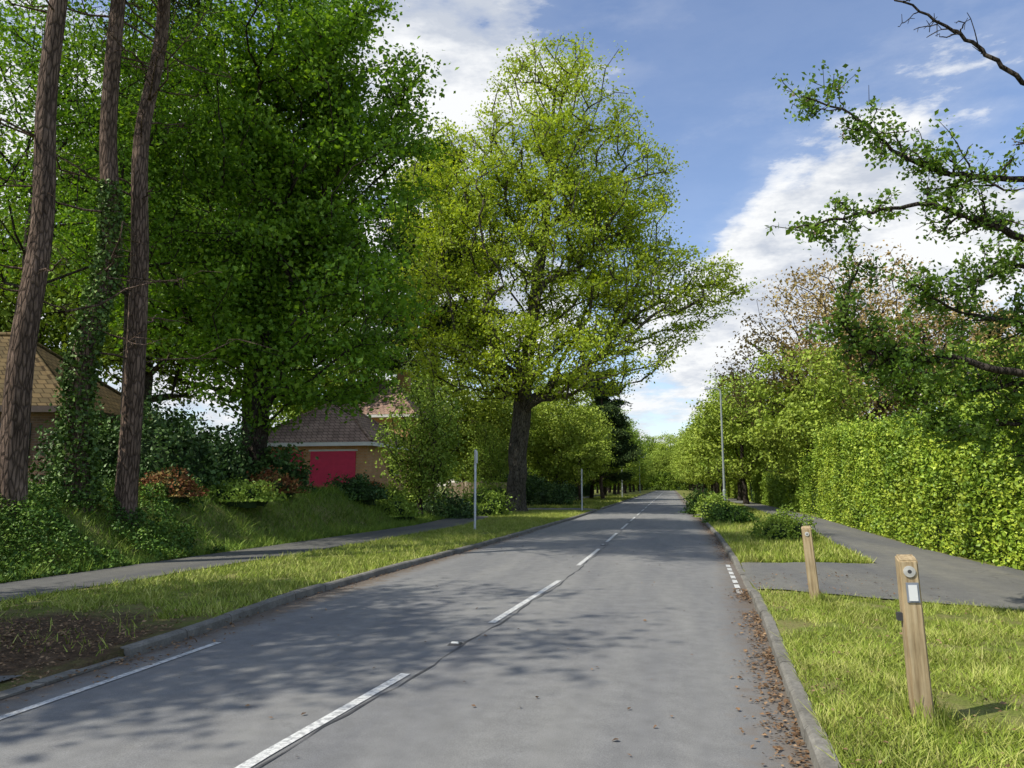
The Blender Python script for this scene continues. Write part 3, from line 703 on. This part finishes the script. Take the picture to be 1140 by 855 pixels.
def house(name,x,y,z,rz,w,d,he,hr,ridge,wallm,roofm,items,over=.4,trim=None):
    e=bpy.data.objects.new(name,None); scene.collection.objects.link(e); e.location=(x,y,z); e.rotation_euler=(0,0,rz)
    mb=MB(); boxq(mb,(0,0,-.6),(w,d,he+.6)); mb.obj('walls',[wallm],parent=e)
    a,b=w/2+over,d/2+over; r=ridge/2; mb=MB()
    V=[(-a,-b,he),(a,-b,he),(a,b,he),(-a,b,he),(-r,0,hr),(r,0,hr)]
    mb.add(V,[(0,1,5,4),(2,3,4,5)],0)
    mb.add([V[1],V[2],((V[2][0]+V[5][0])/2,(V[2][1]+V[5][1])/2,(V[2][2]+V[5][2])/2),V[5]],[(0,1,2,3)],0)
    mb.add([V[3],V[0],((V[0][0]+V[4][0])/2,(V[0][1]+V[4][1])/2,(V[0][2]+V[4][2])/2),V[4]],[(0,1,2,3)],0)
    mb.obj('roof',[roofm],parent=e)
    mb=MB(); boxq(mb,(0,-b+.01,he-.2),(2*a,.05,.19)); boxq(mb,(0,b-.01,he-.2),(2*a,.05,.19)); boxq(mb,(a-.01,0,he-.2),(.05,2*b-.08,.19)); boxq(mb,(-a+.01,0,he-.2),(.05,2*b-.08,.19))
    boxq(mb,(0,0,he-.17),(2*a-.1,2*b-.1,.03)); mb.obj('fascia',[trim or WHITE],parent=e)
    mb=MB()
    path_tube(mb,[(-r,0,hr+.02),(r,0,hr+.02)],[.1,.1],8)
    for s in (-1,1):
        for t in (-1,1): path_tube(mb,[(s*r,0,hr+.02),(s*a,t*b,he+.03)],[.08,.08],6)
    mb.obj('ridge_tiles',[roofm],parent=e)
    for nm,c,s,mt in items: box_obj(nm,e,c,s,mt)
    return e
house('garage_house',-9.9,41.5,1.25,math.radians(-12),6.4,6.0,2.55,4.9,1.0,BRICK_O,TILE_B,
 [('garage_door',(1.35,-3.02,0),(2.5,.06,2.1),RED),('garage_door_2',(-1.6,-3.02,0),(2.5,.06,2.1),RED),('door_frame',(1.35,-3.015,2.1),(2.7,.08,.09),WHITE),
  ('window',(3.215,.8,1.0),(.05,1.2,1.0),GLASS),('window_frame',(3.22,.8,.92),(.08,1.3,.08),WHITE)]+
 [('door_rib_%d'%k,(1.35,-3.055,.25+.4*k),(2.46,.02,.03),RED) for k in range(5)])
house('brick_house',-10.6,57,1.2,math.radians(-8),8,8,5.4,8.3,3,BRICK_O,TILE_B,
 [('window',(1.5,-4.02,3.6),(1.6,.06,1.1),GLASS),('window_frame',(1.5,-4.02,3.5),(1.75,.1,.09),WHITE),('window_2',(-2,-4.02,3.6),(1.6,.06,1.1),GLASS),('chimney',(2.0,1,7.0),(.9,.6,2.2),BRICK_O)])
house('bungalow',-20.0,25.8,1.3,math.radians(4),12,7,2.7,5.6,5,BRICK_B,TILE_G,
 [('window',(1.0,-3.52,1.0),(1.8,.06,1.2),GLASS),('window_frame',(1.0,-3.52,.92),(2.0,.1,.08),BROWN),('window_2',(4.4,-3.52,1.0),(1.3,.06,1.2),GLASS),('chimney',(-2,.5,4.6),(.8,.6,1.8),BRICK_B)],trim=BROWN)
FW=simple('fence_wood',(.45,.34,.21),.85,var=.25,nscale=3)
mb=MB(); rng=np.random.default_rng(3)
for k in range(36): boxq(mb,(-4.2+k*.125,48.5+.02*(k%2),0),(.11,.02,1.7+rng.normal(0,.01)))
for k in range(3): boxq(mb,(-4.2+k*2.2,48.58,0),(.1,.1,1.85))
boxq(mb,(-2.0,48.55,.4),(4.5,.04,.08)); boxq(mb,(-2.0,48.55,1.3),(4.5,.04,.08))
mb.obj('wooden_fence',[FW],(0,0,zg(-2.2,48.5)))

# ------------------------------------------------------------------ street furniture
m,nt,out=newmat('post_wood'); co=objco(nt,(1,1,.06)); f=noise_t(nt,co,38,6,.65); f2=noise_t(nt,objco(nt),3,4)
c=ramp(nt,[(.3,(.22,.15,.075)),(.55,(.42,.32,.18)),(.75,(.54,.43,.27))],f); c=mixc(nt,1,c,ramp(nt,[(.3,.75),(.7,1.15)],f2),'MULTIPLY')
principled(nt,out,c,.85,bump=f,bstr=.5,bdist=.01); POSTW=m
METAL=simple('galvanised',(.42,.43,.44),.45,.6,var=.08); DARKM=simple('dark_metal',(.05,.05,.05),.5); PLATE=simple('label_white',(.68,.68,.66),.5,var=.04); PLATEG=simple('label_grey',(.2,.22,.25),.5)
DISC=simple('disc_grey',(.45,.44,.40),.6,var=.15,nscale=40); GREENP=simple('lamp_pole_paint',(.30,.33,.31),.5,.2)
WPOLE=simple('white_pole_paint',(.66,.67,.68),.5,var=.05)
def wooden_post(x,y,h,w,d,rz,lean,plates):
    e=bpy.data.objects.new('wooden_marker_post',None); scene.collection.objects.link(e); e.location=(x,y,H(*UV(x,y))); e.rotation_euler=(lean[0],lean[1],rz)
    me=bpy.data.meshes.new('post')
    bm=bmesh.new(); bmesh.ops.create_cube(bm,size=1)
    for v in bm.verts:
        top=v.co.z>0; v.co.x*=w*(1 if not top else .93); v.co.y*=d*(1 if not top else .93)
        v.co.z=(-.15 if not top else (h-.035 if v.co.y<0 else h))
    bmesh.ops.bevel(bm,geom=list(bm.edges),offset=.01,segments=2,affect='EDGES')
    bm.to_mesh(me); bm.free(); me.materials.append(POSTW)
    o=bpy.data.objects.new('post',me); scene.collection.objects.link(o); o.parent=e
    f=-d/2-.002; th=np.linspace(0,2*math.pi,21)[:-1]; R1=.036 if plates else .028
    V=[(R1*math.cos(t),f-.004,h-.105+R1*math.sin(t)) for t in th]+[(R1*math.cos(t),f+.008,h-.105+R1*math.sin(t)) for t in th]+[(R1*.35*math.cos(t),f-.006,h-.105+R1*.35*math.sin(t)) for t in th]
    Q=[(i,(i+1)%20,20+(i+1)%20,20+i) for i in range(20)]+[(i,(i+1)%20,40+(i+1)%20,40+i) for i in range(20)]
    mb=MB(); mb.add(V,Q,0); mb.obj('round_marker',[DISC],parent=e)
    mb=MB(); V=[(R1*.35*math.cos(t),f-.0065,h-.105+R1*.35*math.sin(t)) for t in th]
    mb.add(V,[(0,i,i+1,i+2) for i in range(1,18,2)],0); mb.obj('marker_centre',[DARKM],parent=e)
    if plates:
        mb=MB(); boxq(mb,(.008,f,h-.30),(.075,.008,.125)); mb.obj('label_backing',[PLATEG],parent=e)
        mb=MB(); boxq(mb,(.008,f-.006,h-.29),(.052,.006,.1)); mb.obj('label',[PLATE],parent=e)
        mb=MB(); boxq(mb,(-w/2-.012,0,h-.42),(.03,.05,.05)); mb.obj('side_bracket',[DARKM],parent=e)
    # tuft of uncut grass round the foot
    r2=np.random.default_rng(int(x*10)); n=420; a=r2.random(n)*6.283; q=.07+.10*r2.random(n)
    Pp=np.stack([q*np.cos(a),q*np.sin(a),0*a],1); hh=(.05+.10*r2.random(n))[:,None]; b=np.stack([np.sin(a),-np.cos(a),0*a],1)*.004
    tp=Pp+hh*np.array([0,0,1])+r2.standard_normal((n,3))*.025
    mb=MB(); mb.add(np.stack([Pp-b,Pp+b,tp+b*.3,tp-b*.3],axis=1),np.arange(n*4).reshape(n,4),0,r2.random(n)); mb.obj('grass_tuft',[GRASSB],parent=e)
    return e
wooden_post(2.63,4.99,1.06,.125,.10,math.radians(-14),(0,math.radians(-1.8)),True)
wooden_post(3.92,9.86,.99,.13,.09,math.radians(-20),(0,math.radians(-4)),False)
def sign_pole(x,y,h,pw,ph,rz):
    e=bpy.data.objects.new('sign_pole',None); scene.collection.objects.link(e); e.location=(x,y,zg(x,y)); e.rotation_euler=(0,0,rz)
    mb=MB(); path_tube(mb,[(0,0,-.1),(0,0,h)],[.04,.04],12); th=np.arange(12)*2*math.pi/12
    mb.add([(0.042*math.cos(t),.042*math.sin(t),h+.01) for t in th],[(0,i,i+1,i+2) for i in range(1,10,2)]); mb.obj('pole',[WPOLE],parent=e)
    mb=MB(); boxq(mb,(0,-.05,h-ph-.05),(pw,.012,ph)); mb.obj('sign_plate',[PLATE],parent=e)
    mb=MB(); boxq(mb,(0,-.04,h-ph+.05),(.09,.03,.03)); boxq(mb,(0,-.04,h-.15),(.09,.03,.03)); mb.obj('clips',[DARKM],parent=e)
    return e
sign_pole(-1.28,26,2.75,.3,.42,math.radians(82))
sign_pole(4.2,45,2.5,.3,.4,math.radians(84))
def street_lamp(x,y,h,rz):
    e=bpy.data.objects.new('street_lamp',None); scene.collection.objects.link(e); e.location=(x,y,.05); e.rotation_euler=(0,0,rz)
    mb=MB(); path_tube(mb,[(0,0,-.1),(0,0,1.3),(0,0,1.35),(0,0,h)],[.09,.09,.06,.045],12); mb.obj('column',[GREENP],parent=e)
    mb=MB(); path_tube(mb,smooth_path([(0,0,h-.05),(-.15,0,h+.1),(-.6,0,h+.14)],4),[.035]*9,8); mb.obj('arm',[GREENP],parent=e)
    mb=MB()
    V=[];prof=[(-.5,.05,.03),(-.6,.11,.07),(-.85,.13,.08),(-1.0,.08,.05)]
    for px,hw,hh in prof: V+=[(px,-hw,h+.12-hh*.5),(px,hw,h+.12-hh*.5),(px,hw*.6,h+.12+hh),(px,-hw*.6,h+.12+hh)]
    Q=[(4*i+a,4*i+(a+1)%4,4*i+4+(a+1)%4,4*i+4+a) for i in range(3) for a in range(4)]+[(0,1,2,3),(12,13,14,15)]
    mb.add(V,Q,0); mb.obj('lamp_head',[METAL],parent=e); return e
street_lamp(11.2,39.5,6.6,math.radians(-12))
for v in (95,150):
    x,y=W(-6.0,v); street_lamp(x,y,7,math.radians(168))

# ------------------------------------------------------------------ world / light
EL=math.radians(49); AZ=math.radians(-116)   # azimuth measured clockwise from +Y
S=Vector((math.sin(AZ)*math.cos(EL),math.cos(AZ)*math.cos(EL),math.sin(EL)))
ld=bpy.data.lights.new('sun','SUN'); ld.energy=5.0; ld.angle=math.radians(.53); ld.color=(1,.95,.85)
lo=bpy.data.objects.new('sun',ld); scene.collection.objects.link(lo); lo.rotation_euler=S.to_track_quat('Z','Y').to_euler()
w=bpy.data.worlds.new('World'); scene.world=w; w.use_nodes=True; nt=w.node_tree
for n in list(nt.nodes): nt.nodes.remove(n)
out=N(nt,'ShaderNodeOutputWorld'); bg=N(nt,'ShaderNodeBackground'); nt.links.new(bg.outputs[0],out.inputs[0]); bg.inputs[1].default_value=.14
sky=N(nt,'ShaderNodeTexSky'); sky.sky_type='NISHITA'; sky.sun_disc=False; sky.sun_elevation=EL; sky.sun_rotation=AZ%(2*math.pi); sky.air_density=1.1; sky.dust_density=.4; sky.ozone_density=2.0
tc=N(nt,'ShaderNodeTexCoord'); gen=tc.outputs['Generated']
sp_=N(nt,'ShaderNodeSeparateXYZ'); nt.links.new(gen,sp_.inputs[0])
zz=math_(nt,'ADD',math_(nt,'MAXIMUM',sp_.outputs[2],0.0),.30)
cb=N(nt,'ShaderNodeCombineXYZ'); nt.links.new(math_(nt,'DIVIDE',sp_.outputs[0],zz),cb.inputs[0]); nt.links.new(math_(nt,'DIVIDE',sp_.outputs[1],zz),cb.inputs[1]); nt.links.new(math_(nt,'MULTIPLY',sp_.outputs[2],3.0),cb.inputs[2])
n1=noise_t(nt,cb.outputs[0],1.9,9,.56); n2=noise_t(nt,cb.outputs[0],4.5,8,.62)
def dirb(c,r0,r1,amp):
    d=N(nt,'ShaderNodeVectorMath',operation='DISTANCE'); nt.links.new(gen,d.inputs[0]); d.inputs[1].default_value=c
    mr=N(nt,'ShaderNodeMapRange'); mr.interpolation_type='SMOOTHSTEP'; mr.inputs[1].default_value=r0; mr.inputs[2].default_value=r1; mr.inputs[3].default_value=amp; mr.inputs[4].default_value=0
    nt.links.new(d.outputs['Value'],mr.inputs[0]); return mr.outputs[0]
tot=math_(nt,'ADD',n1,math_(nt,'MULTIPLY',math_(nt,'SUBTRACT',n2,.5),.6))
for c,r0,r1,a in (((.42,.87,.25),.08,.22,.34),((.30,.92,.20),.05,.2,.20),((-.088,.841,.534),.03,.20,.18),((-.22,.94,.25),.05,.3,.16),((.27,.84,.46),.05,.24,-.16),((.12,.97,.10),.05,.2,.06),((-.6,.75,.3),.1,.5,.12)):
    tot=math_(nt,'ADD',tot,dirb(c,r0,r1,a))
mask=ramp(nt,[(.40,.06),(.53,.16),(.575,.65),(.64,1)],tot)
ccol=mixc(nt,ramp(nt,[(.40,0),(.56,1)],n2),(4.3,4.65,5.3),(7.0,7.1,7.2))
skyc=mixc(nt,1.0,sky.outputs[0],(1.22,1.20,1.30),'MULTIPLY')
nt.links.new(mixc(nt,mask,skyc,ccol),bg.inputs[0])
# ------------------------------------------------------------------ camera
cd=bpy.data.cameras.new('camera'); cam=bpy.data.objects.new('camera',cd); scene.collection.objects.link(cam)
cam.location=(0,0,1.6); cam.rotation_euler=(math.radians(90+7.8),0,0); cd.sensor_width=36; cd.lens=26.05; cd.clip_end=3000
scene.camera=cam
scene.view_settings.view_transform='Standard'; scene.view_settings.look='None'; scene.view_settings.exposure=0
